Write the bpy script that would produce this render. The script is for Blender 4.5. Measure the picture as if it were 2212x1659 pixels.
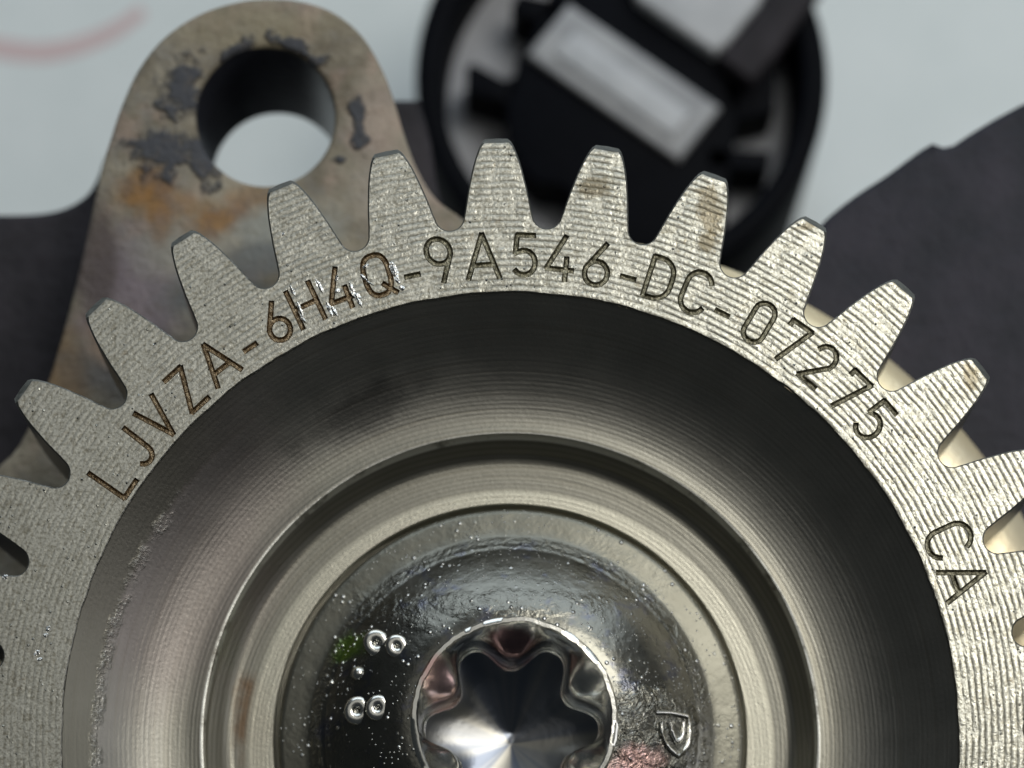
import bpy, bmesh, math, random
import numpy as np
from mathutils import Vector, Matrix
from mathutils.geometry import delaunay_2d_cdt

for o in list(bpy.data.objects):
    bpy.data.objects.remove(o)
scene = bpy.context.scene
C = scene.collection
rnd = random.Random(7)

# ------------------------------------------------------------------ scale
# one unit is 250 "marks"; the gear face lies at height 0, its axis is the world Z axis
U = 250.0
GX, GY = 1102.0, 1600.0          # gear axis on the measuring grid
VX, VY, DIST = 1050.0, 2600.0, 6000.0   # foot of the camera and its height above the gear face


def W(px, py, z=0.0):
    """grid position of a thing as measured -> its place in the world at height z (marks)"""
    s = (DIST - z) / DIST
    return Vector(((VX + (px - VX) * s - GX) / U, -(VY + (py - VY) * s - GY) / U, z / U))


# ------------------------------------------------------------------ camera
cam = bpy.data.cameras.new("camera")
co = bpy.data.objects.new("camera", cam)
C.objects.link(co)
co.location = ((VX - GX) / U, -(VY - GY) / U, DIST / U)
cam.sensor_width = 36.0
cam.sensor_fit = 'HORIZONTAL'
cam.lens = 36.0 * DIST / 2212.0
cam.shift_x = (1106.0 - VX) / 2212.0
cam.shift_y = (VY - 829.5) / 2212.0
cam.clip_start = 0.1
cam.clip_end = 500.0
cam.dof.use_dof = True
cam.dof.focus_distance = DIST / U - 0.1
cam.dof.aperture_fstop = 0.16
cam.dof.aperture_blades = 0
scene.camera = co

# ------------------------------------------------------------------ world, lamps, exposure
world = bpy.data.worlds.new("World")
scene.world = world
world.use_nodes = True
bg = world.node_tree.nodes["Background"]
bg.inputs[0].default_value = (0.80, 0.92, 1.0, 1)
bg.inputs[1].default_value = 0.035


def area(name, loc, aim, sx, sy, power, color):
    l = bpy.data.lights.new(name, 'AREA')
    l.shape = 'RECTANGLE'
    l.size, l.size_y = sx, sy
    l.energy = power
    l.color = color
    o = bpy.data.objects.new(name, l)
    C.objects.link(o)
    o.location = loc
    o.rotation_euler = (Vector(aim) - Vector(loc)).to_track_quat('-Z', 'Y').to_euler()
    return o


area("key_lamp", (19, 18, 40), (0, 0, 0), 22, 18, 9300, (1.0, 0.97, 0.90))
area("ceiling_lamp", (-3, 14, 48), (-1, 6, 0), 44, 26, 1500, (1.0, 0.98, 0.93))
area("window_lamp", (6, 66, 34), (0, 0, 0), 90, 46, 27000, (0.80, 0.90, 1.0))
area("side_lamp", (52, 2, 22), (0, 0, 0), 24, 20, 2600, (0.97, 0.97, 1.0))

scene.view_settings.view_transform = 'Standard'
scene.view_settings.look = 'None'
scene.view_settings.exposure = 0.0
scene.view_settings.gamma = 1.0
scene.cycles.max_bounces = 8
scene.cycles.sample_clamp_indirect = 4.0


# ------------------------------------------------------------------ material helper
class NT:
    def __init__(self, name):
        self.m = bpy.data.materials.new(name)
        self.m.use_nodes = True
        self.t = self.m.node_tree
        self.b = self.t.nodes["Principled BSDF"]
        self._p = None

    def n(self, kind, **kw):
        x = self.t.nodes.new(kind)
        for k, v in kw.items():
            setattr(x, k, v)
        return x

    def lk(self, a, b):
        if hasattr(a, 'is_output'):
            self.t.links.new(a, b)
        else:
            b.default_value = a

    def pos(self):
        if self._p is None:
            self._p = self.n('ShaderNodeNewGeometry').outputs['Position']
        return self._p

    def m2(self, op, a, b=0.0, c=0.0, clamp=False):
        x = self.n('ShaderNodeMath', operation=op, use_clamp=clamp)
        self.lk(a, x.inputs[0]); self.lk(b, x.inputs[1]); self.lk(c, x.inputs[2])
        return x.outputs[0]

    def vm(self, op, a, b=(0, 0, 0)):
        x = self.n('ShaderNodeVectorMath', operation=op)
        self.lk(a, x.inputs[0]); self.lk(b, x.inputs[1])
        return x.outputs['Value'] if op in ('LENGTH', 'DISTANCE', 'DOT_PRODUCT') else x.outputs[0]

    def xyz(self, v=None):
        x = self.n('ShaderNodeSeparateXYZ')
        self.lk(self.pos() if v is None else v, x.inputs[0])
        return x.outputs

    def vec(self, a, b, c):
        x = self.n('ShaderNodeCombineXYZ')
        self.lk(a, x.inputs[0]); self.lk(b, x.inputs[1]); self.lk(c, x.inputs[2])
        return x.outputs[0]

    def noise(self, scale, detail=3.0, rough=0.55, v=None, dist=0.0, color=False):
        x = self.n('ShaderNodeTexNoise')
        self.lk(self.pos() if v is None else v, x.inputs['Vector'])
        x.inputs['Scale'].default_value = scale
        x.inputs['Detail'].default_value = detail
        x.inputs['Roughness'].default_value = rough
        x.inputs['Distortion'].default_value = dist
        return x.outputs['Color' if color else 'Fac']

    def voro(self, scale, v=None, feature='F1'):
        x = self.n('ShaderNodeTexVoronoi', feature=feature)
        self.lk(self.pos() if v is None else v, x.inputs['Vector'])
        x.inputs['Scale'].default_value = scale
        return x.outputs['Distance']

    def step(self, v, a, b):
        x = self.n('ShaderNodeMapRange', interpolation_type='SMOOTHSTEP')
        self.lk(v, x.inputs[0])
        x.inputs[1].default_value = a; x.inputs[2].default_value = b
        return x.outputs[0]

    def mix(self, f, a, b):
        x = self.n('ShaderNodeMix', data_type='RGBA')
        self.lk(f, x.inputs[0])
        for v, i in ((a, 6), (b, 7)):
            if isinstance(v, tuple):
                x.inputs[i].default_value = (*v[:3], 1)
            else:
                self.t.links.new(v, x.inputs[i])
        return x.outputs[2]

    def lerp(self, f, a, b):
        x = self.n('ShaderNodeMix', data_type='FLOAT')
        self.lk(f, x.inputs[0]); self.lk(a, x.inputs[2]); self.lk(b, x.inputs[3])
        return x.outputs[0]

    def blob(self, px, py, z, rx, ry, rot=0.0, wob=0.5, wscale=4.0, soft=0.35):
        """mask for stains and painted reflections or shade, each with a ragged outline, centred on a measured place"""
        c = W(px, py, z)
        d = self.vm('SUBTRACT', self.pos(), tuple(c))
        mp = self.n('ShaderNodeMapping', vector_type='POINT')
        self.lk(d, mp.inputs[0])
        r2 = self.n('ShaderNodeVectorRotate', rotation_type='Z_AXIS')
        self.lk(d, r2.inputs['Vector'])
        r2.inputs['Angle'].default_value = -rot
        s = self.vm('MULTIPLY', r2.outputs[0], (U / rx, U / ry, 0))
        self.t.nodes.remove(mp)
        l = self.vm('LENGTH', s)
        n = self.noise(wscale, 4, 0.6)
        l = self.m2('ADD', l, self.m2('MULTIPLY', self.m2('SUBTRACT', n, 0.5), wob * 2))
        return self.step(l, 1.0 + soft / 2, 1.0 - soft / 2)

    def bump(self, h, dist, strength=1.0, normal=None):
        x = self.n('ShaderNodeBump')
        x.inputs['Strength'].default_value = strength
        x.inputs['Distance'].default_value = dist
        self.lk(h, x.inputs['Height'])
        if normal is not None:
            self.t.links.new(normal, x.inputs['Normal'])
        return x.outputs[0]

    def out(self, color=None, rough=None, metal=None, normal=None, spec=None):
        b = self.b
        if color is not None:
            if isinstance(color, tuple):
                b.inputs['Base Color'].default_value = (*color, 1)
            else:
                self.t.links.new(color, b.inputs['Base Color'])
        if rough is not None: self.lk(rough, b.inputs['Roughness'])
        if metal is not None: self.lk(metal, b.inputs['Metallic'])
        if spec is not None: b.inputs['Specular IOR Level'].default_value = spec
        if normal is not None: self.t.links.new(normal, b.inputs['Normal'])
        return self.m


def radial(t):
    x, y, z = t.xyz()
    return t.m2('MULTIPLY', t.m2('SQRT', t.m2('ADD', t.m2('MULTIPLY', x, x), t.m2('MULTIPLY', y, y))), U), x, y


def mat_face():
    """turned steel face of the gear: fine circular tool marks, grain, specks of dirt"""
    t = NT("turned_steel")
    r, x, y = radial(t)
    wob = t.noise(1.7, 3, 0.6)
    wob2 = t.noise(9.0, 3, 0.6)
    ph = t.m2('ADD', t.m2('MULTIPLY', r, 2 * math.pi / 14.0),
              t.m2('ADD', t.m2('MULTIPLY', wob, 4.5), t.m2('MULTIPLY', wob2, 1.7)))
    wave = t.m2('MULTIPLY_ADD', t.m2('SINE', ph), 0.5, 0.5)
    wave = t.m2('POWER', wave, 0.5)
    # the marks are crisp towards +X +Y and worn down to grain on the other side
    crisp = t.step(t.m2('ADD', t.m2('ADD', t.m2('MULTIPLY', x, 0.13), t.m2('MULTIPLY', y, 0.05)),
                        t.m2('MULTIPLY', t.noise(0.9, 2), 0.8)), 0.0, 0.95)
    frag = t.step(t.noise(5.5, 4, 0.65), 0.36, 0.56)
    amp = t.m2('MULTIPLY', t.lerp(crisp, 0.32, 1.0), t.lerp(frag, 0.2, 1.0))
    grain = t.noise(34.0, 3, 0.6)
    grain2 = t.noise(13.0, 4, 0.65, dist=0.6)
    h = t.m2('MULTIPLY', wave, amp)
    nrm = t.bump(h, 0.0036)
    nrm = t.bump(grain, 0.0016, 1.0, nrm)
    nrm = t.bump(grain2, 0.0018, 1.0, nrm)
    speck = t.step(t.voro(14.0), 0.16, 0.07)
    speck = t.m2('MULTIPLY', speck, t.step(t.noise(4.0, 2), 0.52, 0.62))
    nrm = t.bump(speck, 0.02, 1.0, nrm)
    base = t.mix(t.noise(2.2, 4, 0.6), (0.45, 0.447, 0.39), (0.59, 0.588, 0.53))
    base = t.mix(t.m2('MULTIPLY', t.m2('SUBTRACT', 1.0, wave), t.m2('MULTIPLY', amp, 0.74)), base, (0.13, 0.122, 0.09))
    base = t.mix(t.m2('MULTIPLY', t.step(grain2, 0.52, 0.30), 0.5), base, (0.2, 0.18, 0.125))
    gs = t.noise(42.0, 2, 0.6)
    base = t.mix(t.m2('MULTIPLY', t.step(gs, 0.54, 0.34), 0.55), base, (0.17, 0.155, 0.11))
    base = t.mix(t.m2('MULTIPLY', t.step(gs, 0.58, 0.70), 0.45), base, (0.8, 0.78, 0.68))
    d = t.m2('MULTIPLY', t.step(t.noise(7.0, 4, 0.7), 0.60, 0.72), 0.5)
    base = t.mix(d, base, (0.22, 0.17, 0.10))
    # stains on some teeth
    for (px, py, a, b_) in ((1285, 405, 34, 22), (1535, 455, 26, 55), (1528, 520, 20, 24), (2100, 815, 18, 26), (1740, 490, 22, 9)):
        base = t.mix(t.m2('MULTIPLY', t.blob(px, py, 0, a, b_, 0.2, 1.1, 9.0, 0.7), 0.7), base, (0.16, 0.13, 0.075))
    rough = t.lerp(t.noise(6.0, 3), 0.28, 0.46)
    return t.out(base, rough, 1.0, nrm)


def mat_flank():
    t = NT("machined_steel_flank")
    base = t.mix(t.noise(5, 3), (0.18, 0.18, 0.165), (0.30, 0.295, 0.265))
    x, y, z = t.xyz()
    n = t.bump(t.noise(16, 4, 0.6), 0.012)
    return t.out(base, 0.36, 1.0, n)


def mat_web():
    """dished web of the gear, dark satin steel with lathe rings, a scuffed arc at one side"""
    t = NT("satin_lathe_steel")
    r, x, y = radial(t)
    fine = t.m2('MULTIPLY_ADD', t.m2('SINE', t.m2('ADD', t.m2('MULTIPLY', r, 2 * math.pi / 9.5), t.m2('MULTIPLY', t.noise(1.2, 2), 3.0))), 0.5, 0.5)
    ringn = t.noise(1.0, 4, 0.7, v=t.vec(t.m2('MULTIPLY', r, 0.075), t.m2('MULTIPLY', x, 0.25), t.m2('MULTIPLY', y, 0.25)))
    nrm = t.bump(fine, 0.0005)
    nrm = t.bump(ringn, 0.0035, 1.0, nrm)
    nrm = t.bump(t.noise(30, 3, 0.6), 0.0018, 1.0, nrm)
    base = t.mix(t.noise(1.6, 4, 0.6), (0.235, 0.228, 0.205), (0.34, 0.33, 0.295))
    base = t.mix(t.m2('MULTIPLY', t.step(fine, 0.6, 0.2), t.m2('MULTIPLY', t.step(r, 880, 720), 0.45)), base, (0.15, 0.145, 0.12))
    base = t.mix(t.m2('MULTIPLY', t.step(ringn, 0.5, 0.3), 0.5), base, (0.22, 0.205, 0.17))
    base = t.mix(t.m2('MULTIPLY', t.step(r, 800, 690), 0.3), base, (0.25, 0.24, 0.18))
    # reddish tint on the left, darker smudges at the top
    base = t.mix(t.m2('MULTIPLY', t.blob(390, 1200, -80, 190, 330, -0.45, 0.5, 1.2, 0.9), 0.4), base, (0.27, 0.22, 0.215))
    base = t.mix(t.m2('MULTIPLY', t.blob(770, 890, -90, 130, 40, 0.45, 0.9, 3, 1.2), 0.55), base, (0.05, 0.05, 0.05))
    base = t.mix(t.m2('MULTIPLY', t.blob(545, 1560, -180, 42, 90, 0, 0.7, 4, 0.9), 0.8), base, (0.16, 0.095, 0.05))
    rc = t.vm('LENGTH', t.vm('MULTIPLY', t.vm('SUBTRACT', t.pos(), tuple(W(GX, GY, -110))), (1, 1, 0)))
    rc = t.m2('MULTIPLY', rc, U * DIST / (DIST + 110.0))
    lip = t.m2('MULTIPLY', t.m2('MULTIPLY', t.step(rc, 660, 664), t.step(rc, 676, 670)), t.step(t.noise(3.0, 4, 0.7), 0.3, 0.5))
    base = t.mix(t.m2('MULTIPLY', lip, 0.9), base, (0.86, 0.86, 0.80))  # bright highlight along the lip, painted into the colour
    seat = t.m2('MULTIPLY', t.step(r, 598, 580), t.step(r, 500, 510))
    nrm = t.bump(t.m2('MULTIPLY', seat, t.noise(62, 3, 0.6)), 0.0022, 1.0, nrm)
    base = t.mix(t.m2('MULTIPLY', seat, 0.8), base, (0.55, 0.53, 0.44))
    # scuffed arc
    ang = t.m2('ARCTAN2', y, x)
    edge = t.noise(9.0, 3, 0.6)
    rr = t.m2('ADD', r, t.m2('MULTIPLY_ADD', edge, 26.0, -13.0))
    brk = t.noise(5.0, 4, 0.7)
    band = t.m2('MULTIPLY', t.m2('MULTIPLY', t.step(rr, 884, 898), t.step(rr, 918, 904)), t.lerp(t.step(brk, 0.40, 0.62), 0.1, 1.0))
    shoulder = t.m2('MULTIPLY', t.step(rr, 900, 912), t.step(x, -2.2, -3.0))
    base = t.mix(t.m2('MULTIPLY', shoulder, 0.7), base, (0.17, 0.165, 0.13))
    a = t.m2('MULTIPLY', t.step(t.m2('ABSOLUTE', t.m2('SUBTRACT', t.m2('ABSOLUTE', ang), 2.93)), 0.47, 0.38), t.step(x, 0.2, -0.2))
    scuff = t.m2('MULTIPLY', band, a)
    sn = t.noise(24.0, 4, 0.7, v=t.vec(x, t.m2('MULTIPLY', y, 1.8), 0))
    nrm = t.bump(t.m2('MULTIPLY', scuff, sn), 0.012, 1.0, nrm)
    base = t.mix(t.m2('MULTIPLY', t.m2('MULTIPLY', scuff, t.step(sn, 0.46, 0.64)), 0.8), base, (0.66, 0.66, 0.62))
    rough = t.lerp(scuff, t.lerp(t.noise(3, 3), 0.36, 0.46), 0.45)
    return t.out(base, rough, 1.0, nrm)


def mat_letter(name, c0, c1):
    t = NT(name)
    n = t.noise(26.0, 4, 0.7)
    base = t.mix(t.step(n, 0.35, 0.65), c0, c1)
    nrm = t.bump(t.noise(38.0, 3, 0.65), 0.012)
    return t.out(base, 0.34, 0.85, nrm)


def mat_bolt():
    t = NT("zinc_plated_bolt")
    n = t.noise(2.6, 4, 0.6)
    base = t.mix(n, (0.14, 0.138, 0.115), (0.235, 0.232, 0.205))
    base = t.mix(t.step(t.noise(3.4, 4, 0.62), 0.54, 0.68), base, (0.14, 0.145, 0.17))
    rb = t.m2('MULTIPLY', t.vm('LENGTH', t.vm('MULTIPLY', t.vm('SUBTRACT', t.pos(), tuple(W(1104, 1602, -200))), (1, 1, 0))), U)
    brim = t.step(t.m2('ADD', rb, t.m2('MULTIPLY_ADD', t.noise(4.0, 4, 0.6), 50.0, -25.0)), 415, 465)
    base = t.mix(t.m2('MULTIPLY', t.blob(745, 1385, -60, 44, 30, 0.3, 0.8, 7, 0.9), 0.85), base, (0.20, 0.34, 0.05))  # green reflection of the surroundings painted into the plating colour
    base = t.mix(t.m2('MULTIPLY', t.blob(1370, 1650, -30, 60, 40, 0.3, 0.8, 7, 0.9), 0.8), base, (0.75, 0.48, 0.43))  # pink reflection painted into the plating colour
    sp = t.voro(11.0)
    spm = t.m2('MULTIPLY', t.step(sp, 0.24, 0.06), t.step(t.noise(3.0, 2), 0.47, 0.60))
    sp2 = t.m2('MULTIPLY', t.step(t.voro(24.0), 0.22, 0.05), t.step(t.noise(5.0, 2), 0.45, 0.58))
    nrm = t.bump(t.noise(4.5, 3, 0.5), 0.006)
    nrm = t.bump(t.noise(18, 3, 0.6), 0.0018, 1.0, nrm)
    rough_zone = t.step(t.noise(1.6, 3, 0.6), 0.48, 0.62)
    nrm = t.bump(t.m2('MULTIPLY', rough_zone, t.noise(12, 3, 0.6, dist=1.5)), 0.004, 1.0, nrm)
    nrm = t.bump(spm, 0.010, 1.0, nrm)
    nrm = t.bump(sp2, 0.006, 1.0, nrm)
    base = t.mix(brim, base, t.mix(n, (0.15, 0.146, 0.118), (0.25, 0.243, 0.20)))
    base = t.mix(t.m2('MULTIPLY', t.m2('MAXIMUM', spm, sp2), 0.95), base, (0.95, 0.96, 0.94))  # white glints painted onto the raised specks
    wr = t.m2('MAXIMUM', t.blob(1400, 1575, -40, 95, 95, 0, 0.7, 3, 0.8), t.blob(1360, 1650, -40, 90, 60, 0, 0.7, 3, 0.8))
    nrm = t.bump(t.m2('MULTIPLY', wr, t.noise(9, 3, 0.6, dist=2.0)), 0.035, 1.0, nrm)
    wl = t.m2('MAXIMUM', t.blob(850, 1310, -60, 90, 40, -0.3, 0.6, 5, 0.8), t.blob(1115, 1305, -60, 170, 28, 0, 0.7, 5, 0.8))
    nrm = t.bump(t.m2('MULTIPLY', wl, t.noise(10, 3, 0.6, dist=1.2)), 0.012, 1.0, nrm)
    edge = t.m2('MULTIPLY', t.step(rb, 412, 425), t.step(rb, 452, 436))
    nrm = t.bump(t.m2('MULTIPLY', edge, t.noise(11, 3, 0.6, dist=1.0)), 0.018, 1.0, nrm)
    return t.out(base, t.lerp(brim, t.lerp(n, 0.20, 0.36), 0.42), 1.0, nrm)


def mat_socket():
    t = NT("bright_drive_socket_steel")
    base = t.mix(t.noise(6, 3), (0.58, 0.58, 0.53), (0.76, 0.75, 0.70))
    base = t.mix(t.m2('MULTIPLY', t.blob(950, 1470, 0, 38, 62, 0.35, 0.5, 6, 0.6), 0.8), base, (0.74, 0.47, 0.44))  # pink reflection painted on the left of the countersink
    base = t.mix(t.m2('MULTIPLY', t.blob(1105, 1378, 0, 62, 32, 0, 0.4, 6, 0.6), 0.85), base, (0.16, 0.06, 0.07))  # dark red reflection painted at the top of the countersink
    nrm = t.bump(t.noise(12, 3, 0.6), 0.002)
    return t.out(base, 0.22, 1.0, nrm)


def mat_cone():
    t = NT("drilled_cone_steel")
    c = tuple(W(1105, 1578, -60))
    d = t.vm('SUBTRACT', t.pos(), c)
    dx, dy, dz = t.xyz(d)
    an = t.m2('ARCTAN2', dy, dx)
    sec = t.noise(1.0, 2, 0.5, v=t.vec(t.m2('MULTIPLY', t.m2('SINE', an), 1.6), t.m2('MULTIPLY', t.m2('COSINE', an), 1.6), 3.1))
    base = t.mix(t.step(sec, 0.38, 0.62), (0.16, 0.18, 0.22), (0.42, 0.405, 0.36))  # dark and light reflected sectors painted into the cone colour
    t.b.inputs['Anisotropic'].default_value = 0.75
    tg = t.n('ShaderNodeCombineXYZ')
    t.lk(t.m2('MULTIPLY', dy, -1.0), tg.inputs[0]); t.lk(dx, tg.inputs[1])
    t.t.links.new(t.vm('NORMALIZE', tg.outputs[0]), t.b.inputs['Tangent'])
    nrm = t.bump(t.noise(9, 3, 0.6), 0.002)
    return t.out(base, 0.30, 1.0, nrm)


def mat_lug():
    """bare cast metal of the mounting eye, brown and grey bloom, rust, chips of dark paint round the hole"""
    z = -500
    t = NT("weathered_cast_metal")
    n1 = t.noise(1.6, 5, 0.62)
    n2 = t.noise(4.2, 5, 0.65)
    base = t.mix(t.step(n1, 0.35, 0.65), (0.18, 0.155, 0.11), (0.32, 0.285, 0.215))
    base = t.mix(t.m2('MULTIPLY', t.step(n2, 0.45, 0.7), 0.5), base, (0.24, 0.235, 0.22))
    base = t.mix(t.m2('MULTIPLY', t.step(t.noise(2.3, 4), 0.5, 0.7), 0.45), base, (0.42, 0.30, 0.24))
    # violet grey bloom, blue grey low down, dark patches painting shade behind the gear
    for (px, py, a, b_, c, k) in ((560, 60, 190, 50, (0.30, 0.26, 0.17), 0.6), (280, 650, 110, 160, (0.20, 0.165, 0.19), 0.85), (620, 500, 120, 70, (0.30, 0.31, 0.28), 0.8),
                                  (400, 540, 120, 60, (0.31, 0.30, 0.26), 0.7), (205, 560, 50, 150, (0.09, 0.07, 0.065), 0.85),
                                  (480, 640, 130, 60, (0.11, 0.12, 0.12), 0.85), (560, 560, 90, 40, (0.13, 0.14, 0.14), 0.8), (140, 830, 60, 110, (0.20, 0.12, 0.05), 0.7), (300, 800, 150, 80, (0.10, 0.10, 0.10), 0.8),
                                  (810, 250, 60, 100, (0.42, 0.34, 0.28), 0.6), (860, 420, 90, 120, (0.36, 0.31, 0.26), 0.6),
                                  (250, 730, 60, 60, (0.40, 0.28, 0.18), 0.6)):
        base = t.mix(t.m2('MULTIPLY', t.blob(px, py, z, a, b_, 0, 0.6, 2.2, 0.9), k), base, c)
    # rust
    for (px, py, a, b_, ro, k) in ((310, 395, 60, 36, 0.2, 0.7), (385, 445, 120, 34, -0.1, 0.5), (480, 470, 85, 32, 0.35, 0.75), (540, 425, 60, 30, 0.1, 0.45), (345, 470, 26, 60, 0, 0.55)):
        base = t.mix(t.m2('MULTIPLY', t.blob(px, py, z, a, b_, ro, 1.0, 2.8, 1.1), k), base, t.mix(t.step(n2, 0.4, 0.62), (0.30, 0.145, 0.03), (0.20, 0.105, 0.045)))
    # chips of dark paint left round the hole
    chips = 0.0
    for (px, py, a, b_, ro) in ((392, 190, 44, 66, -0.35), (350, 325, 62, 52, 0.2), (440, 350, 30, 60, 0.3), (520, 105, 40, 16, 0.5),
                                (625, 95, 46, 18, -0.3), (775, 275, 17, 58, 0.15), (690, 130, 22, 14, 0), (735, 345, 14, 12, 0)):
        chips = t.m2('MAXIMUM', chips, t.blob(px, py, z, a, b_, ro, 1.8, 5.5, 0.75))
    base = t.mix(chips, base, (0.050, 0.053, 0.062))
    base = t.mix(t.m2('MULTIPLY', t.step(t.noise(6.5, 5, 0.7), 0.52, 0.72), 0.45), base, (0.12, 0.095, 0.065))
    nrm = t.bump(t.noise(9, 5, 0.65), 0.03)
    nrm = t.bump(chips, 0.03, 1.0, nrm)
    return t.out(base, t.lerp(n2, 0.55, 0.8), t.lerp(chips, 0.25, 0.0), nrm)


def mat_plain(name, c0, c1, rough, metal=0.0, scale=3.0, bump=0.02, spec=0.5):
    t = NT(name)
    n = t.noise(scale, 5, 0.62)
    nrm = t.bump(t.noise(scale * 4, 4, 0.6), bump)
    return t.out(t.mix(t.step(n, 0.3, 0.7), c0, c1), rough, metal, nrm, spec)


M_FACE, M_FLANK, M_WEB = mat_face(), mat_flank(), mat_web()
M_LET_BROWN = mat_letter("brown_engraving", (0.085, 0.055, 0.026), (0.31, 0.245, 0.16))
M_LET_DARK = mat_letter("dark_engraving", (0.06, 0.056, 0.036), (0.30, 0.285, 0.21))
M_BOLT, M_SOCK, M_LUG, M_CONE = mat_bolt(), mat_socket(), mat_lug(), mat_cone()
M_SHEET = mat_plain("white_sheet", (0.77, 0.835, 0.835), (0.81, 0.87, 0.87), 0.7, 0, 1.0, 0.01, 0.2)
M_PINK = mat_plain("pale_red_print", (0.70, 0.55, 0.55), (0.72, 0.58, 0.58), 0.7, 0, 1.0, 0.0, 0.2)
M_BODY = mat_plain("dark_violet_grey_casting", (0.019, 0.018, 0.021), (0.040, 0.036, 0.042), 0.6, 0, 1.2, 0.03, 0.15)
M_HOUSING = mat_plain("dark_brown_grey_plastic", (0.022, 0.023, 0.030), (0.040, 0.037, 0.049), 0.6, 0, 1.1, 0.03, 0.2)
M_FLANGE = mat_plain("pale_brass_flange", (0.92, 0.78, 0.50), (0.95, 0.84, 0.60), 0.4, 0.55, 1.5, 0.01)
M_BLACK = mat_plain("black_plastic", (0.0006, 0.0012, 0.003), (0.0015, 0.0022, 0.0045), 0.55, 0, 2.0, 0.01, 0.06)
M_GREY = mat_plain("grey_plastic", (0.36, 0.375, 0.41), (0.44, 0.455, 0.49), 0.5, 0, 2.0, 0.02, 0.4)
M_TONGUE = mat_plain("light_grey_plastic", (0.30, 0.31, 0.325), (0.42, 0.43, 0.44), 0.5, 0, 3.0, 0.02, 0.4)
M_PALE = mat_plain("pale_grey_plastic", (0.46, 0.48, 0.50), (0.56, 0.58, 0.60), 0.5, 0, 3.0, 0.02, 0.4)
M_BORE = mat_plain("blue_grey_bore", (0.018, 0.02, 0.028), (0.03, 0.032, 0.042), 0.3, 0.0, 3.0, 0.01)


# ------------------------------------------------------------------ mesh helpers
def mk(name, verts, faces, mats, parent=None, mat_idx=None, smooth=None, label=None):
    me = bpy.data.meshes.new(name)
    me.from_pydata([tuple(v) for v in verts], [], faces)
    for m in (mats if isinstance(mats, (list, tuple)) else [mats]):
        me.materials.append(m)
    if mat_idx is not None:
        me.polygons.foreach_set('material_index', mat_idx)
    me.validate()
    bm = bmesh.new(); bm.from_mesh(me)
    bmesh.ops.recalc_face_normals(bm, faces=bm.faces)
    bm.to_mesh(me); bm.free()
    if smooth is not None:
        me.polygons.foreach_set('use_smooth', [True] * len(me.polygons))
        me.set_sharp_from_angle(angle=math.radians(smooth))
    o = bpy.data.objects.new(name, me)
    C.objects.link(o)
    if parent is not None: o.parent = parent
    if label: o['label'] = label
    return o


def empty(name, loc=(0, 0, 0), parent=None):
    o = bpy.data.objects.new(name, None)
    C.objects.link(o)
    o.location = loc
    o.empty_display_size = 0.3
    if parent is not None: o.parent = parent
    return o


def spline(pts, n=6, closed=True):
    """Catmull-Rom through 2D points; a point given as (x, y, 1) stays a corner"""
    out = []
    m = len(pts)
    for i in range(m if closed else m - 1):
        g = lambda k: np.array(pts[(i + k) % m][:2], float) if closed else np.array(pts[min(max(i + k, 0), m - 1)][:2], float)
        p0, p1, p2, p3 = g(-1), g(0), g(1), g(2)
        if len(pts[i % m]) == 3: p0 = p1
        if len(pts[(i + 1) % m]) == 3: p3 = p2
        for k in range(n):
            t = k / n
            out.append(tuple(0.5 * ((2 * p1) + (p2 - p0) * t + (2 * p0 - 5 * p1 + 4 * p2 - p3) * t * t + (3 * p1 - p0 - 3 * p2 + p3) * t ** 3)))
    if not closed: out.append(tuple(pts[-1][:2]))
    return out


def ccw(p):
    a = sum(p[i][0] * p[(i + 1) % len(p)][1] - p[(i + 1) % len(p)][0] * p[i][1] for i in range(len(p)))
    return list(p) if a > 0 else list(reversed(p))


def inset(p, d):
    """move a CCW outline inwards by d (negative = outwards)"""
    n = len(p); out = []
    for i in range(n):
        a, b, c = np.array(p[i - 1]), np.array(p[i]), np.array(p[(i + 1) % n])
        e1 = b - a; e2 = c - b
        e1 = e1 / (np.linalg.norm(e1) + 1e-9); e2 = e2 / (np.linalg.norm(e2) + 1e-9)
        n1 = np.array((-e1[1], e1[0])); n2 = np.array((-e2[1], e2[0]))
        m = n1 + n2; m = m / (np.linalg.norm(m) + 1e-9)
        k = d / max(0.5, float(m @ n1))
        out.append(tuple(b + m * k))
    return out


def inside(x, y, q):
    x0, y0 = q[:, 0], q[:, 1]
    x1, y1 = np.roll(x0, -1), np.roll(y0, -1)
    c = ((y0 > y) != (y1 > y))
    xi = x0 + (y - y0) * (x1 - x0) / np.where(y1 == y0, 1e-12, y1 - y0)
    return bool(np.count_nonzero(c & (xi > x)) % 2)


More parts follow.
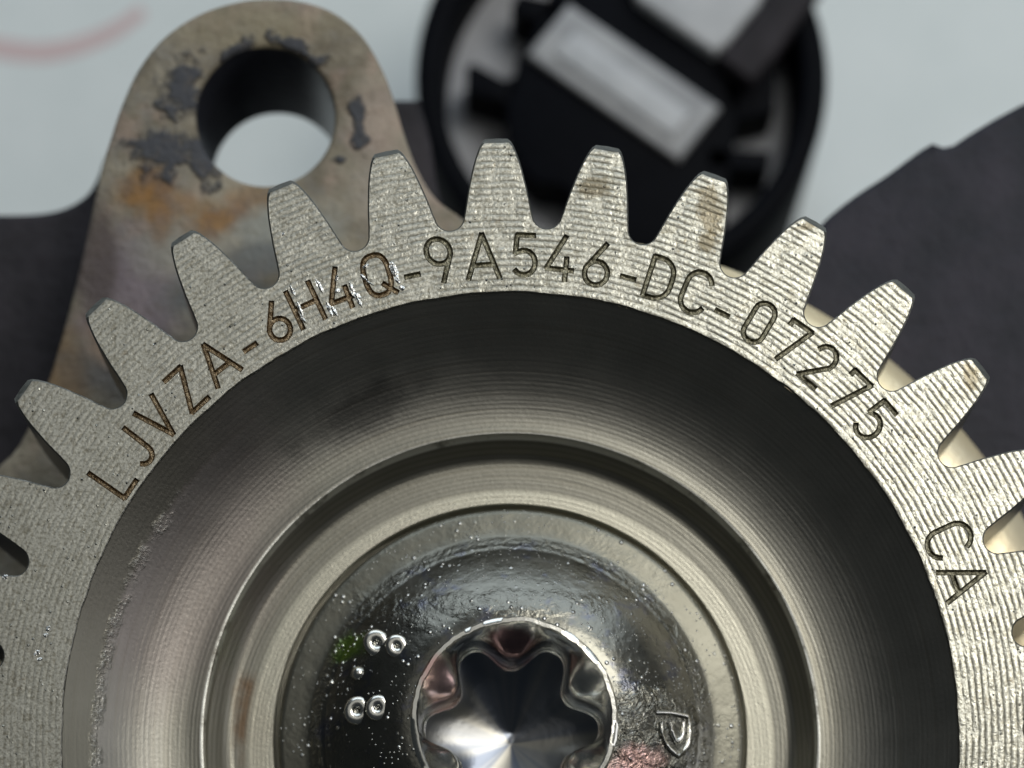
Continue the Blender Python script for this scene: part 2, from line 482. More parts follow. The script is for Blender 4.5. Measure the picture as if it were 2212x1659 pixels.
def plate(name, outer, holes, ztop, zbot, bev, mats, parent=None, rings=3, bore_idx=0, smooth=40, label=None):
    """solid plate from world outlines, rounded upper edges, walls down to zbot"""
    outer = ccw(outer)
    holes = [ccw(h) for h in holes]
    V, F, MI = [], [], []

    def stack(poly, sgn, mi):
        ids = []
        for k in range(rings + 1):
            th = math.pi / 2 * k / rings
            q = inset(poly, sgn * bev * (1 - math.sin(th)))
            z = ztop - bev * (1 - math.cos(th))
            ids.append(list(range(len(V), len(V) + len(q))))
            V.extend((a, b, z) for a, b in q)
        ids.append(list(range(len(V), len(V) + len(poly))))
        V.extend((a, b, zbot) for a, b in poly)
        for r in range(len(ids) - 1):
            n = len(poly)
            for i in range(n):
                F.append((ids[r][i], ids[r][(i + 1) % n], ids[r + 1][(i + 1) % n], ids[r + 1][i]))
                MI.append(mi if r >= rings else 0)
        return ids

    so = stack(outer, 1, 0)
    sh = [stack(h, -1, bore_idx) for h in holes]
    for lvl in (0, -1):
        loops = [so[lvl]] + [s[lvl] for s in sh]
        idx = [i for l in loops for i in l]
        pts = [Vector(V[i][:2]) for i in idx]
        k = 0; polys = []
        for l in loops:
            polys.append(list(range(k, k + len(l)))); k += len(l)
        vo, _, fo, ov, _, of = delaunay_2d_cdt(pts, [], polys, 0, 1e-6, True)
        loops2 = [np.array([V[i][:2] for i in l]) for l in loops]
        mp = []
        for i, v in enumerate(vo):
            if ov[i]: mp.append(idx[ov[i][0]])
            else:
                V.append((v.x, v.y, V[idx[0]][2])); mp.append(len(V) - 1)
        for f in fo:
            cx = sum(vo[i].x for i in f) / len(f); cy = sum(vo[i].y for i in f) / len(f)
            if not inside(cx, cy, loops2[0]) or any(inside(cx, cy, h) for h in loops2[1:]): continue
            F.append(tuple(mp[i] for i in f)); MI.append(0)
    return mk(name, V, F, mats, parent, MI, smooth, label)


def lathe(name, prof, mats, parent=None, n=256, smooth=35, center=None, closed=False, label=None, jitter=None):
    """prof: (r, z) in marks; center(z) gives world xy of the axis at that height"""
    V, F = [], []
    for j, (r, z) in enumerate(prof):
        cx, cy = center(z) if center else (0.0, 0.0)
        for i in range(n):
            a = 2 * math.pi * i / n
            rr = r + (jitter(j, i) if jitter else 0)
            V.append((cx + rr / U * math.cos(a), cy + rr / U * math.sin(a), z / U))
    m = len(prof)
    for j in range(m if closed else m - 1):
        for i in range(n):
            F.append((j * n + i, j * n + (i + 1) % n, ((j + 1) % m) * n + (i + 1) % n, ((j + 1) % m) * n + i))
    return mk(name, V, F, mats, parent, None, smooth, label)


# ------------------------------------------------------------------ setting: the white sheet
ZS = -2700
s = 40
tab = mk("tabletop", [(-s, -s, ZS / U), (s, -s, ZS / U), (s, s, ZS / U), (-s, s, ZS / U)], [(0, 1, 2, 3)], M_SHEET)
tab['kind'] = 'structure'
V, F = [], []
arc = spline([(-60, 92), (30, 110), (110, 112), (190, 92), (255, 62), (310, 22)], 6, False)
wd = [22, 22, 22, 21, 19, 15]
for i, (px, py) in enumerate(arc):
    k = i / (len(arc) - 1)
    a = np.array(arc[min(i + 1, len(arc) - 1)]) - np.array(arc[max(i - 1, 0)])
    nn = np.array((-a[1], a[0])) / np.linalg.norm(a)
    w = 22 - 9 * k * k
    for sg in (-1, 1):
        p = W(px + nn[0] * w * sg, py + nn[1] * w * sg, ZS)
        V.append((p.x, p.y, ZS / U + 0.004))
for i in range(len(arc) - 1):
    F.append((2 * i, 2 * i + 1, 2 * i + 3, 2 * i + 2))
mk("printed_arc", V, F, M_PINK, tab, label="pale red printed arc on the white sheet")

# ------------------------------------------------------------------ the pump
pump = empty("fuel_pump", (0, 0, ZS / U))
pump['label'] = "used engine fuel pump with engraved steel drive gear lying on a white sheet"
pump['category'] = "fuel pump"
POFF = Matrix.Translation((0, 0, -ZS / U))


def child(o, label=None):
    o.parent = pump
    o.matrix_parent_inverse = POFF
    if label: o['label'] = label
    return o


# ---- gear
NT_ = 34
PITCH = 2 * math.pi / NT_
A0 = math.pi / 2 + math.radians(1.3)          # centre of the tooth just left of the top
R_IN, R_SEAM, R_ROOT, R_TIP = 967.0, 1105.0, 1109.5, 1306.0
GEAR_T = -300.0
gear = child(empty("drive_gear"), "grey steel spur gear with engraved serial code on its face")

# character strokes, unit box: x right, y up, height 1
def arcp(cx, cy, rx, ry, a0, a1, n=12):
    return [(cx + rx * math.cos(math.radians(a0 + (a1 - a0) * i / n)), cy + ry * math.sin(math.radians(a0 + (a1 - a0) * i / n))) for i in range(n + 1)]


G = {
    'L': (0.52, [[(0.0, 1), (0.0, 0)], [(0.0, 0), (0.50, 0)]]),
    'J': (0.42, [[(0.40, 1), (0.40, 0.25)] + arcp(0.17, 0.25, 0.23, 0.25, 0, -150, 8)[1:]]),
    'V': (0.60, [[(0, 1), (0.30, 0)], [(0.60, 1), (0.30, 0)]]),
    'Z': (0.56, [[(0.02, 1), (0.54, 1)], [(0.54, 1), (0.0, 0)], [(0.0, 0), (0.54, 0)]]),
    'A': (0.70, [[(0, 0), (0.35, 1)], [(0.35, 1), (0.70, 0)], [(0.12, 0.30), (0.58, 0.30)]]),
    '-': (0.40, [[(0.02, 0.40), (0.38, 0.40)]]),
    '6': (0.56, [[(0.42, 1), (0.05, 0.42)], arcp(0.28, 0.28, 0.27, 0.28, 0, 360, 20)]),
    'H': (0.60, [[(0.0, 1), (0.0, 0)], [(0.60, 1), (0.60, 0)], [(0.0, 0.5), (0.60, 0.5)]]),
    '4': (0.60, [[(0.38, 1), (0.0, 0.24)], [(0.0, 0.24), (0.60, 0.24)], [(0.44, 0.52), (0.44, 0.0)]]),
    'Q': (0.66, [[(0.31 + 0.31 * math.copysign(abs(math.cos(t)) ** 0.75, math.cos(t)), 0.5 + 0.5 * math.copysign(abs(math.sin(t)) ** 0.75, math.sin(t))) for t in [2 * math.pi * i / 26 for i in range(27)]],
                 [(0.40, 0.26), (0.68, -0.04)]]),
    '9': (0.56, [arcp(0.28, 0.70, 0.27, 0.29, 0, 360, 20), [(0.53, 0.60), (0.24, 0.0)]]),
    '5': (0.54, [[(0.50, 1), (0.06, 1)], [(0.06, 1), (0.03, 0.55)], [(0.03, 0.55)] + arcp(0.25, 0.31, 0.28, 0.31, 118, -142, 14)]),
    'D': (0.60, [[(0.0, 0), (0.0, 1)], [(0, 1), (0.22, 1)] + arcp(0.22, 0.62, 0.36, 0.38, 90, 0, 7)[1:] + arcp(0.22, 0.38, 0.36, 0.38, 0, -90, 7) + [(0.0, 0)]]),
    'C': (0.60, [arcp(0.31, 0.70, 0.30, 0.30, 22, 180, 10) + arcp(0.31, 0.30, 0.30, 0.30, 180, 338, 10)]),
    '0': (0.50, [arcp(0.25, 0.76, 0.25, 0.24, 0, 180, 10) + arcp(0.25, 0.24, 0.25, 0.24, 180, 360, 10) + [(0.50, 0.76)]]),
    '7': (0.56, [[(0.0, 0.86), (0.0, 1), (0.54, 1)], [(0.54, 1), (0.20, 0)]]),
    '2': (0.54, [arcp(0.27, 0.72, 0.26, 0.28, 165, -28, 10) + [(0.0, 0.0)], [(0.0, 0.0), (0.54, 0.0)]]),
}
# character, centre on the measuring grid, height, lean
TEXT = [('L', 247, 1031, 94, 0.02), ('J', 292, 965, 88, 0), ('V', 342, 906, 92, 0.04), ('Z', 403, 841, 90, 0.0), ('A', 468, 781, 92, 0),
        ('-', 538, 746, 86, 0), ('6', 596, 695, 84, 0.02), ('H', 660, 659, 88, 0.0), ('4', 733, 624, 92, 0), ('Q', 816, 594, 88, 0),
        ('-', 889, 587, 86, 0), ('9', 951, 561, 95, -0.1), ('A', 1043, 553, 96, 0), ('5', 1134, 551, 86, 0), ('4', 1211, 557, 96, 0),
        ('6', 1291, 570, 92, 0), ('-', 1359, 592, 86, 0), ('D', 1427, 603, 88, 0), ('C', 1503, 631, 90, 0), ('-', 1564, 669, 86, 0),
        ('0', 1640, 697, 90, 0), ('7', 1709, 742, 90, 0), ('2', 1771, 788, 90, 0), ('7', 1834, 849, 90, 0), ('5', 1889, 909, 90, 0),
        ('C', 2050, 1167, 98, 0), ('A', 2082, 1253, 98, 0)]
SW, DEPTH = 12.5, 6.5

segs_all = []   # per character list of segments on the gear face, in marks relative to the axis
for (ch, px, py, h, lean) in TEXT:
    w, strokes = G[ch]
    ax, ay = px - GX, -(py - GY)
    th = math.atan2(ay, ax)
    up = np.array((math.cos(th), math.sin(th)))
    ri = np.array((up[1], -up[0]))
    c = up * max(R_IN + 17 + h / 2, min(math.hypot(ax, ay), 1096.5 - h / 2))
    L = []
    for st in strokes:
        q = [c + ri * ((x - w / 2) * h + lean * (y - 0.5) * h) + up * ((y - 0.5) * h) for x, y in st]
        for a, b in zip(q[:-1], q[1:]):
            L.append((a, b))
    segs_all.append(L)

NSEC = NT_ * 24
def pol(r, a): return (r * math.cos(a), r * math.sin(a))
cj = [rnd.gauss(0, 1.6) for _ in range(NSEC)]
cin = [R_IN + 4 + sum(cj[(i + k) % NSEC] for k in range(-3, 4)) / 5 for i in range(NSEC)]
pts, polys = [], []
ang = [A0 + PITCH / 24 * i for i in range(NSEC)]
pts += [Vector(pol(cin[i], ang[i])) for i in range(NSEC)]
pts += [Vector(pol(R_SEAM, ang[i])) for i in range(NSEC)]
for i in range(NSEC):
    j = (i + 1) % NSEC
    polys.append([i, NSEC + i, NSEC + j, j])
quads = []
for ci, L in enumerate(segs_all):
    for a, b in L:
        d = (b - a); ln = np.linalg.norm(d); d = d / ln; nrm_ = np.array((-d[1], d[0]))
        for hw, ex in ((SW / 2, 3.0), (SW * 0.22, 1.0)):
            k = len(pts)
            for q in (a - d * ex - nrm_ * hw, b + d * ex - nrm_ * hw, b + d * ex + nrm_ * hw, a - d * ex + nrm_ * hw):
                pts.append(Vector((float(q[0]), float(q[1]))))
            polys.append([k, k + 1, k + 2, k + 3])
            if ex == 3.0:
                quads.append((ci, (a + b) / 2, d, ln / 2 + ex, hw))
vo, eo, fo, ov, oe, of = delaunay_2d_cdt(pts, [], polys, 0, 1e-5, True)
qc = np.array([q[1] for q in quads]); qd = np.array([q[2] for q in quads])
qa = np.array([q[3] for q in quads]); qb = np.array([q[4] for q in quads])
ring_ang = np.array(ang)
grp = {}
for f in fo:
    p = np.array([sum(vo[i].x for i in f) / len(f), sum(vo[i].y for i in f) / len(f)])
    if math.hypot(p[0], p[1]) > R_IN + 8:
        e = p - qc
        u = np.abs((e * qd).sum(1)); v = np.abs(e[:, 0] * -qd[:, 1] + e[:, 1] * qd[:, 0])
        hit = np.nonzero((u < qa) & (v < qb))[0]
        grp.setdefault(quads[hit[0]][0] if len(hit) else -1, []).append(f)
    else:
        # the hole in the middle of the ring is left out
        if all(math.hypot(vo[i].x, vo[i].y) < R_IN + 9.5 for i in f): continue
        grp.setdefault(-1, []).append(f)


def seg_dist(p, L):
    best = 1e9
    for a, b in L:
        d = b - a
        t = max(0.0, min(1.0, float((p - a) @ d) / float(d @ d)))
        best = min(best, float(np.linalg.norm(p - a - d * t)))
    return best


# rim: flat engraved face + chamfer at the inner edge + inner wall
fl = grp.pop(-1)
used = {}
V, F = [], []
for f in fl:
    q = []
    for i in f:
        if i not in used:
            used[i] = len(V); V.append((vo[i].x / U, vo[i].y / U, 0.0))
        q.append(used[i])
    F.append(q)
MI = [0] * len(F)
base = len(V)
lev = []
for (dr, z) in ((0, 0), (-2.0, -1.6), (-3.0, -5)):
    lev.append(len(V))
    for i in range(NSEC):
        x, y = pol(cin[i] + dr + (rnd.gauss(0, 0.25) if z < 0 else 0), ang[i])
        V.append((x / U, y / U, z / U))
for k in range(2):
    for i in range(NSEC):
        j = (i + 1) % NSEC
        F.append((lev[k] + i, lev[k] + j, lev[k + 1] + j, lev[k + 1] + i)); MI.append(1)
rim = mk("engraved_rim", V, F, [M_FACE, M_FLANK], gear, MI, label="flat engraved ring of the gear face")

for ci, fs in sorted(grp.items()):
    ch = TEXT[ci]
    used = {}; V, F = [], []
    for f in fs:
        q = []
        for i in f:
            if i not in used:
                p = np.array((vo[i].x, vo[i].y))
                dd = seg_dist(p, segs_all[ci])
                k = max(0.0, min(1.0, (SW / 2 - dd) / (SW * 0.26)))
                used[i] = len(V); V.append((p[0] / U, p[1] / U, -DEPTH * k / U))
            q.append(used[i])
        F.append(q)
    nm = 'engraved_hyphen' if ch[0] == '-' else ('engraved_digit' if ch[0].isdigit() else 'engraved_letter')
    mk(nm, V, F, M_LET_BROWN if ci < 10 else M_LET_DARK, gear, label="engraved hyphen" if ch[0] == '-' else "engraved character " + ch[0])

# torn bright burrs round the damaged H 4 Q
def burr_mesh(cx, cy, length, width, hh, rot):
    V, F = [], []
    n = 5
    for i in range(n + 1):
        t = i / n
        w = width * math.sin(math.pi * (0.1 + 0.85 * t)) * (0.7 + 0.6 * rnd.random())
        x = (t - 0.5) * length
        for yy, z in ((-w, 0.0), (rnd.uniform(-.3, .3) * w, hh * (0.5 + rnd.random())), (w, 0.0)):
            X = x * math.cos(rot) - yy * math.sin(rot); Y = x * math.sin(rot) + yy * math.cos(rot)
            p = W(cx + X, cy - Y, 0)
            V.append((p.x, p.y, z / U))
    for i in range(n):
        for k in range(2):
            F.append((3 * i + k, 3 * i + k + 1, 3 * i + k + 4, 3 * i + k + 3))
    return V, F


V, F = [], []
for (cx, cy, l, w, r_) in ((632, 628, 26, 5, -1.1), (648, 668, 34, 5, -1.2), (655, 690, 22, 4, -0.9), (690, 618, 34, 6, -1.05), (712, 668, 36, 5, -1.2),
                           (722, 672, 26, 4, -1.0), (728, 600, 14, 4, 1.2), (730, 628, 16, 5, 0.3), (762, 628, 40, 5, -1.2), (772, 640, 18, 6, -.4),
                           (776, 652, 30, 4, -1.1), (790, 575, 16, 4, 0.5), (786, 600, 20, 4, -.7), (800, 612, 18, 3, -.5), (852, 585, 44, 7, -1.2),
                           (858, 605, 20, 5, -1.0), (868, 622, 14, 6, -.5), (100, 1372, 12, 6, .5), (104, 1358, 16, 5, 1.0), (80, 1410, 16, 6, .7),
                           (86, 1424, 12, 5, .2), (12, 1246, 14, 6, .4), (335, 742, 10, 3, .6), (612, 505, 9, 3, 1)):
    v, f = burr_mesh(cx, cy, l, w, 1.6, r_)
    k = len(V); V += v; F += [tuple(i + k for i in q) for q in f]
t = NT("bright_torn_steel")
M_BURR = t.out(t.mix(t.noise(20, 3), (0.6, 0.6, 0.56), (0.86, 0.86, 0.84)), 0.22, 1.0, t.bump(t.noise(30, 3), 0.02))
br = mk("metal_burrs", V, F, M_BURR, gear, label="bright torn burrs on the scratched gear face")
br['kind'] = 'stuff'

# web: dished ring, lip, pit, seat of the bolt
r0, z0 = R_IN + 0.8, -5.5
prof = [(r0, z0)]
r = r0
while r > 700:
    k = (r - 690) / (r0 - 690)
    sl = math.tan(math.radians(34 * min(1.0, 1.55 * k) ** 0.8))
    z0 -= sl * 8
    r -= 8
    prof.append((r, z0))
zl = z0
prof += [(690, zl), (677, zl + 0.2), (672, zl + 0.7), (667, zl + 1.0), (664, zl + 0.2), (661.5, zl - 4), (655, zl - 13)]
r, z = 655, zl - 13
while r > 602:
    k = (r - 594) / (655 - 594)
    z -= math.tan(math.radians(44 * min(1, k * 1.9) ** 0.9)) * 6
    r -= 6
    prof.append((r, z))
zf = z
prof += [(594, zf - 0.3), (560, zf - 0.5), (540, zf - 0.6), (513, zf - 0.6), (510, zf - 3), (509, zf - 60), (300, zf - 60)]
def axis_c(z):
    p = W(GX, GY, z)
    return p.x, p.y


prof = [(r_ * (DIST - z_) / DIST, z_) for r_, z_ in prof]
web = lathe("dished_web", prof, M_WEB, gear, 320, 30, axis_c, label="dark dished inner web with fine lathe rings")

# tooth (one mesh, copied round)
def tooth_mesh():
    table = [(1109, None)]
    half = PITCH / 2
    prof = []     # (angle from the tooth centre, radius, chamfer) one side from root to tip
    rb = 31.0
    rc = R_ROOT + rb
    for i in range(7):
        a = -math.pi / 2 + math.pi / 2 * i / 6 * 0.92
        x = rb * math.cos(a); y = rc + rb * math.sin(a)
        prof.append((half - math.atan2(x, y), math.hypot(x, y), 3.0))
    for (rr, hw, c_) in ((1150, 71.5, 3.2), (1168, 68.5, 3.2), (1190, 64.5, 3.2), (1212, 59.5, 3.2), (1234, 54.5, 3.4), (1254, 49, 3.6), (1271, 43, 3.8), (1285, 37.5, 4.4), (1296, 32, 7), (1305, 25, 14)):
        prof.append((hw / rr, rr, c_))
    prof.append((0.0, R_TIP + 0.4, 15))
    left = [(a, r_, c_) for a, r_, c_ in prof]
    full = left + [(-a, r_, c_) for a, r_, c_ in reversed(left[:-1])]
    P = [np.array((r_ * math.cos(a), r_ * math.sin(a))) for a, r_, c_ in full]     # tooth points along +X
    n = len(P)
    Q = []
    for i in range(n):
        if i in (0, n - 1):
            a, r_, c_ = full[i]
            Q.append(np.array(((r_ - c_) * math.cos(a), (r_ - c_) * math.sin(a)))); continue
        d = P[i + 1] - P[i - 1]; d = d / np.linalg.norm(d)
        nn = np.array((-d[1], d[0]))          # outline runs from +angle to -angle (clockwise): inside is on the right
        Q.append(P[i] - nn * full[i][2])
    inner = [np.array((R_SEAM * math.cos(PITCH / 24 * k), R_SEAM * math.sin(PITCH / 24 * k))) for k in range(-12, 13)]
    V, F, MI = [], [], []
    for q in Q: V.append((q[0] / U, q[1] / U, 0))
    for i in range(n): V.append((P[i][0] / U, P[i][1] / U, -full[i][2] * 0.9 / U))
    for p in P: V.append((p[0] / U, p[1] / U, GEAR_T / U))
    k0 = len(V)
    for p in inner: V.append((p[0] / U, p[1] / U, 0))
    F.append(list(range(n)) + list(range(k0, k0 + 25))); MI.append(0)
    for i in range(n - 1):
        F.append((i, n + i, n + i + 1, i + 1)); MI.append(1)
        F.append((n + i, 2 * n + i, 2 * n + i + 1, n + i + 1)); MI.append(1)
    F.append(list(range(2 * n, 3 * n))); MI.append(1)
    return V, F, MI


V, F, MI = tooth_mesh()
t0 = mk("gear_tooth", V, F, [M_FACE, M_FLANK], gear, MI, 24)
for i in range(NT_):
    o = t0 if i == 0 else t0.copy()
    if i:
        C.objects.link(o); o.parent = gear
    o.rotation_euler = (0, 0, A0 + PITCH * i)

# ---- bolt
ZB = zf + 26            # flange top
ZR = ZB + 135           # rim of the drive socket
cb = W(1104, 1602, ZB); cr = W(1111, 1556, ZR)
def bolt_c(z):
    k = max(0.0, min(1.0, (z - ZB) / (ZR - ZB)))
    return (cb.x + (cr.x - cb.x) * k, cb.y + (cr.y - cb.y) * k)
sB = (DIST - ZB) / DIST; sR = (DIST - ZR) / DIST
bp = [(500 * sB, ZB - 60), (504 * sB, ZB - 12), (502 * sB, ZB - 5), (498 * sB, ZB - 1), (490 * sB, ZB + 1), (465 * sB, ZB + 5), (448 * sB, ZB + 8), (438 * sB, ZB + 11), (428 * sB, ZB + 15), (418 * sB, ZB + 21)]
r, z = 418 * sB, ZB + 21
r_end = 222 * sR
nst = 16
tot = ZR - 1 - z
for i in range(1, nst + 1):
    k = i / nst
    bp.append((r + (r_end - r) * k, z + tot * (1 - (1 - k) ** 1.45)))
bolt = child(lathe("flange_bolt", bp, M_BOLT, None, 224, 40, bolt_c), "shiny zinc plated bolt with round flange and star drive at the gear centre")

TH = 192
def torx(a, lobe, prot):
    c = (1 + math.cos(6 * (a - math.pi / 2))) / 2
    return lobe - (lobe - prot) * (0.45 * c + 0.55 * (3 * c * c - 2 * c ** 3))
V, F = [], []
pj = [rnd.gauss(0, 1.6) for _ in range(TH)]
jit = [(pj[i - 2] + pj[i - 1] + pj[i] + pj[(i + 1) % TH] + pj[(i + 2) % TH]) / 3 for i in range(TH)]
cf = W(1105, 1578, ZR - 165)
rings_ = []
for (kind, z) in (('o', -1), ('o1', 4), ('o2', 4.6), ('i', -3), ('m', -34), ('m2', -44), ('t', -50), ('t1', -58), ('t2', -72), ('w', -140), ('w1', -150), ('w2', -156), ('f', -158)):
    for i in range(TH):
        a = 2 * math.pi * i / TH
        T = torx(a, 203, 143)
        r = {'o': 225, 'o1': 220 + jit[i], 'o2': 212 + jit[i], 'i': 208 + jit[i] * 0.6, 'm': min(206, T + 22), 'm2': min(205, T + 9), 't': min(204, T + 3), 't1': T, 't2': T - 1.5, 'w': T - 4, 'w1': T - 5, 'w2': T - 8, 'f': T - 11}[kind] * sR
        k = max(0.0, min(1.0, -z / 158))
        V.append((cr.x + (cf.x - cr.x) * k + r / U * math.cos(a), cr.y + (cf.y - cr.y) * k + r / U * math.sin(a), (ZR + z - (0.25 * (197 - T) if kind[0] in 'wf' else 0)) / U))
nr = len(V) // TH
for j in range(nr - 1):
    for i in range(TH):
        F.append((j * TH + i, j * TH + (i + 1) % TH, (j + 1) * TH + (i + 1) % TH, (j + 1) * TH + i))
# conical floor: rings that shrink to the drill point
cur = (nr - 1) * TH
n_wall = len(F)
for k in (0.66, 0.33, 0.10, 0.03):
    nx = len(V)
    for i in range(TH):
        a = 2 * math.pi * i / TH
        r = (torx(a, 203, 143) - 11) * sR * k
        zz = ZR - 158 - 0.25 * (197 - r / sR)
        V.append((cf.x + r / U * math.cos(a), cf.y + r / U * math.sin(a), zz / U))
    for i in range(TH):
        F.append((cur + i, cur + (i + 1) % TH, nx + (i + 1) % TH, nx + i))
    cur = nx
V.append((cf.x, cf.y, (ZR - 158 - 0.25 * 197) / U))
for i in range(TH):
    F.append((cur + i, cur + (i + 1) % TH, len(V) - 1))
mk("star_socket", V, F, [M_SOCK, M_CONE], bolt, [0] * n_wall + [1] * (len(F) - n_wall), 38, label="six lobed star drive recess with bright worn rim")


def dome_z(px, py):
    """height of the bolt head under a measured place (marks), found by walking down the line of sight"""
    for zz in np.arange(ZR + 2, ZB - 2, -1.0):
        p = W(px, py, zz)
        c = bolt_c(zz)
        r = math.hypot(p.x - c[0], p.y - c[1]) * U
        zs = np.interp(r, [q[0] for q in reversed(bp)], [q[1] for q in reversed(bp)])
        if zs >= zz: return zz
    return ZB


def bead(name, px, py, rad, hh):
    z = dome_z(px, py)
    c = W(px, py, z)
    V, F = [], []
    n, m = 20, 6
    for j in range(m):
        th = math.pi / 2 * j / m
        for i in range(n):
            a = 2 * math.pi * i / n
            V.append((c.x + rad / U * math.cos(th) * math.cos(a), c.y + rad / U * math.cos(th) * math.sin(a), (z - 8 + (hh + 8) * math.sin(th)) / U))
    V.append((c.x, c.y, (z + hh) / U))
    for j in range(m - 1):
        for i in range(n):
            F.append((j * n + i, j * n + (i + 1) % n, (j + 1) * n + (i + 1) % n, (j + 1) * n + i))
    for i in range(n): F.append(((m - 1) * n + i, (m - 1) * n + (i + 1) % n, len(V) - 1))
    return mk(name, V, F, M_SOCK, bolt, None, 60)


for (px, py, rad, hh) in ((775, 1455, 18, 11), (717, 1476, 9, 5)):
    bead("raised_dot", px, py, rad, hh)


def eight(loops, label):
    """a raised figure 8 lying on its side: two rounded loops with a shallow bottom"""
    V, F = [], []
    n, m = 28, 9
    for (px, py, R_, tb, hh) in loops:
        z = dome_z(px, py); c = W(px, py, z)
        b0 = len(V)
        for j in range(m):
            th = math.pi * (1.05 - 1.1 * j / (m - 1))
            for i in range(n):
                a = 2 * math.pi * i / n
                r = (R_ + tb * math.cos(th)) * (1 + 0.05 * math.sin(2 * a + px))
                V.append((c.x + r / U * math.cos(a), c.y + r / U * math.sin(a), (z + hh * math.sin(th)) / U))
        for j in range(m - 1):
            for i in range(n):
                F.append((b0 + j * n + i, b0 + j * n + (i + 1) % n, b0 + (j + 1) * n + (i + 1) % n, b0 + (j + 1) * n + i))
        k = len(V)
        V.append((c.x, c.y, (z + 2) / U))
        for i in range(n):
            F.append((b0 + (m - 1) * n + i if False else b0 + i, b0 + (i + 1) % n, k))
    return mk("raised_digit", V, F, M_SOCK, bolt, None, 60, label)


eight([(814, 1390, 18, 13, 9), (858, 1397, 15, 12, 8)], "raised digit 8 on the bolt head beside the painted green reflection")
eight([(772, 1535, 18, 13, 9), (816, 1529, 16, 12, 8)], "lower raised digit 8 on the bolt head")


def ridge(name, lines, w, hh, parent, label=None):
    V, F = [], []
    for ln in lines:
        ln = [np.array(p, float) for p in ln]
        base = len(V)
        for i, p in enumerate(ln):
            d = ln[min(i + 1, len(ln) - 1)] - ln[max(i - 1, 0)]
            d = d / np.linalg.norm(d); nn = np.array((-d[1], d[0]))
            z = dome_z(*p)
            for off, dz in ((-1, -6), (-0.75, hh * 0.7), (0, hh), (0.75, hh * 0.7), (1, -6)):
                q = W(p[0] + nn[0] * w * off * (1 + 0.3 * rnd.uniform(-1, 1)), p[1] + nn[1] * w * off, z)
                V.append((q.x, q.y, (z + dz + rnd.uniform(-1, 1)) / U))
        for i in range(len(ln) - 1):
            for k in range(4):
                F.append((base + i * 5 + k, base + i * 5 + k + 1, base + i * 5 + k + 6, base + i * 5 + k + 5))
    return mk(name, V, F, M_SOCK, parent, None, 60, label)


sh = spline([(1418, 1540, 1), (1450, 1541), (1486, 1549, 1), (1489, 1580), (1484, 1610), (1466, 1634, 1), (1444, 1615), (1430, 1585), (1428, 1560)], 4, False)
ridge("raised_shield_mark", [sh, spline([(1446, 1562), (1452, 1585), (1462, 1602), (1474, 1590), (1474, 1560)], 4, False)], 6, 9, bolt, "raised maker's mark shaped like a small shield")

# ---- flange ring behind the gear
fc = W(1166.5, 1702.6, -380)
fr = 1218.5 * (DIST + 380) / DIST
fp = [(300, -395), (fr - 12 - 150, -370), (fr - 12 - 110, -371), (fr - 12 - 70, -377), (fr - 12 - 40, -390), (fr - 12 - 16, -408), (fr - 12 + 4, -432), (fr - 12 + 14, -470), (fr - 12 + 16, -700), (300, -700)]
child(lathe("mounting_flange", fp, M_FLANGE, None, 180, 50, lambda z: (fc.x, fc.y)), "pale brass coloured round flange behind the gear teeth")

# ---- mounting eye
zl_t, zl_b = -500, -900
lug_px = [(-40, 1090), (40, 960), (98, 835), (150, 660), (190, 490), (218, 362), (240, 290), (262, 225), (298, 148), (352, 80), (430, 28), (510, 2), (580, -6), (650, 0), (720, 24), (780, 72), (822, 140),
          (848, 205), (872, 285), (900, 360), (940, 425), (1000, 470), (1090, 540), (1200, 900, 1), (700, 1200, 1), (0, 1500, 1)]
lug_out = [tuple(W(x, y, zl_t)[:2]) for x, y in spline(lug_px, 5)]
hc = W(573, 250, zl_t); hr = 150 * (DIST - zl_t) / DIST / U
hole = [(hc.x + hr * math.cos(2 * math.pi * i / 72), hc.y + hr * math.sin(2 * math.pi * i / 72)) for i in range(72)]
child(plate("mounting_eye", lug_out, [hole], zl_t / U, zl_b / U, 0.05, [M_LUG, M_BORE], None, 3, 1), "rusty bolt eye with worn bare metal and a round hole")

# ---- pump body (dark casting) under everything, lower than the eye
zb_t = -860
body_px = [(-900, 459, 1), (-60, 459, 1), (20, 460), (88, 457), (140, 445), (182, 420), (206, 385), (224, 335, 1), (300, 520, 1), (760, 560, 1), (800, 330, 1), (846, 212, 1), (905, 212, 1), (930, 300), (950, 420), (1000, 560, 1), (1600, 680, 1), (1790, 600, 1),
           (2400, 800, 1), (2500, 2400, 1), (-900, 2400, 1)]
body_out = [tuple(W(x, y, zb_t)[:2]) for x, y in spline(body_px, 5)]
child(plate("pump_body", body_out, [], zb_t / U, (ZS + 30) / U, 0.08, M_BODY, None, 3), "dark violet grey cast body beneath the gear")
# neck column that carries the flange
child(lathe("bearing_neck", [(0, -300), (1010, -320), (1040, -340), (1060, -372), (1075, -500), (1080, -860)], mat_plain("blue_grey_casting", (0.10, 0.105, 0.105), (0.20, 0.205, 0.195), 0.5, 0.5, 2.0, 0.05), None, 160, 35),
      "blue grey cast neck seen in the left tooth gaps")

zh_t = -640
hous_px = [(1640, 640, 1), (1745, 515), (1790, 464), (1850, 416), (1920, 370), (1985, 322), (2016, 303, 1), (2040, 312, 1), (2062, 307, 1), (2118, 270), (2215, 216), (2500, 70, 1), (2800, 400, 1), (2800, 1900, 1), (1800, 1500, 1)]
hous_out = [tuple(W(x, y, zh_t)[:2]) for x, y in spline(hous_px, 5)]
child(plate("valve_housing", hous_out, [], zh_t / U, (ZS + 60) / U, 0.10, M_HOUSING, None, 3), "dark brown grey housing with a small notch in its edge")

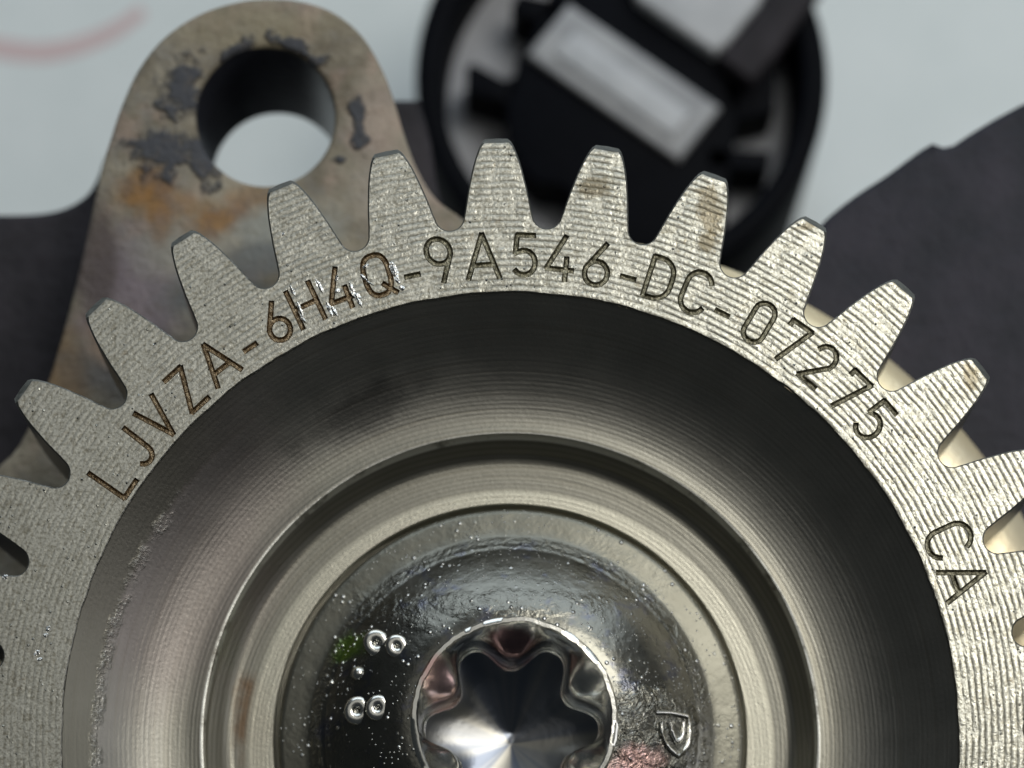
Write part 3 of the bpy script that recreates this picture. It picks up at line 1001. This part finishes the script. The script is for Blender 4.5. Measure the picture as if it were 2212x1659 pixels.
# ---- electrical connector
zc = -1850
con = child(empty("electrical_connector", tuple(W(1343, 165, zc))), "round black plastic connector shell with grey block inside")
def sub(o):
    o.parent = con
    o.matrix_parent_inverse = Matrix.Translation(con.location).inverted()
    return o
sc = (DIST - zc) / DIST
cc = W(1343, 168, zc)
def ccen(z): return (cc.x, cc.y)
R1, R2 = 446 * sc, 388 * sc
sub(lathe("connector_shell", [(R1 + 4, ZS + 20), (R1, zc - 14), (R1 - 5, zc - 4), (R1 - 12, zc), (R2 + 12, zc), (R2 + 4, zc - 5), (R2, zc - 14), (R2 - 14, zc - 215), (R2 - 20, zc - 218)], M_BLACK, None, 140, 35, ccen))
sub(lathe("connector_floor", [(R2 - 12, zc - 205), (R2 - 30, zc - 206), (30, zc - 206)], M_GREY, None, 140, 35, ccen))
def cpoly(name, pxs, zt, zb_, bev, m, n=1):
    out = [tuple(W(x, y, zt)[:2]) for x, y in (spline(pxs, n) if n > 1 else pxs)]
    return sub(plate(name, out, [], zt / U, zb_ / U, bev, m, None, 3))
cpoly("connector_core", [(1137, 104), (1120, 118), (1112, 160), (1090, 195), (1094, 241), (1098, 300), (1130, 370), (1160, 396), (1215, 402), (1262, 440), (1300, 560), (1420, 610), (1560, 570), (1576, 370), (1590, 300), (1592, 262), (1602, 200), (1600, 130), (1500, 70), (1380, -10), (1270, -60), (1190, -20)], zc - 30, zc - 240, 0.03, M_BLACK)
cpoly("terminal_block", [(1229, 6), (1557, 230), (1467, 346), (1137, 116)], zc - 5, zc - 100, 0.05, M_TONGUE)
cpoly("terminal_pad", [(1243, 66), (1494, 242), (1455, 298), (1194, 114)], zc + 8, zc - 60, 0.05, M_PALE)
cpoly("connector_rib", [(1008, 142), (1024, 136), (1090, 172), (1126, 160), (1100, 222), (1006, 196)], zc - 30, zc - 240, 0.02, M_BLACK)
cpoly("connector_rib", [(1105, 14), (1120, -16), (1225, 6), (1180, 48), (1120, 36)], zc - 30, zc - 240, 0.02, M_BLACK)
cpoly("connector_rib", [(1526, 318), (1668, 326), (1660, 367), (1530, 362)], zc - 30, zc - 240, 0.02, M_BLACK)
cpoly("connector_rib", [(1560, 190), (1590, 140), (1676, 142), (1674, 240), (1590, 262)], zc - 30, zc - 240, 0.02, M_BLACK)
# pale cover plate above the core and a dark locking bar across it
cpoly("connector_cover", [(1340, -90), (1376, -4), (1461, 56), (1545, 114), (1575, 92), (1640, 10), (1700, -120)], zc + 20, zc - 70, 0.06, M_PALE)
cpoly("locking_bar", [(1551, 120), (1650, 0), (1710, -90), (1815, -90), (1749, 13), (1672, 125), (1625, 178)], zc + 40, zc - 60, 0.06, M_BODY)
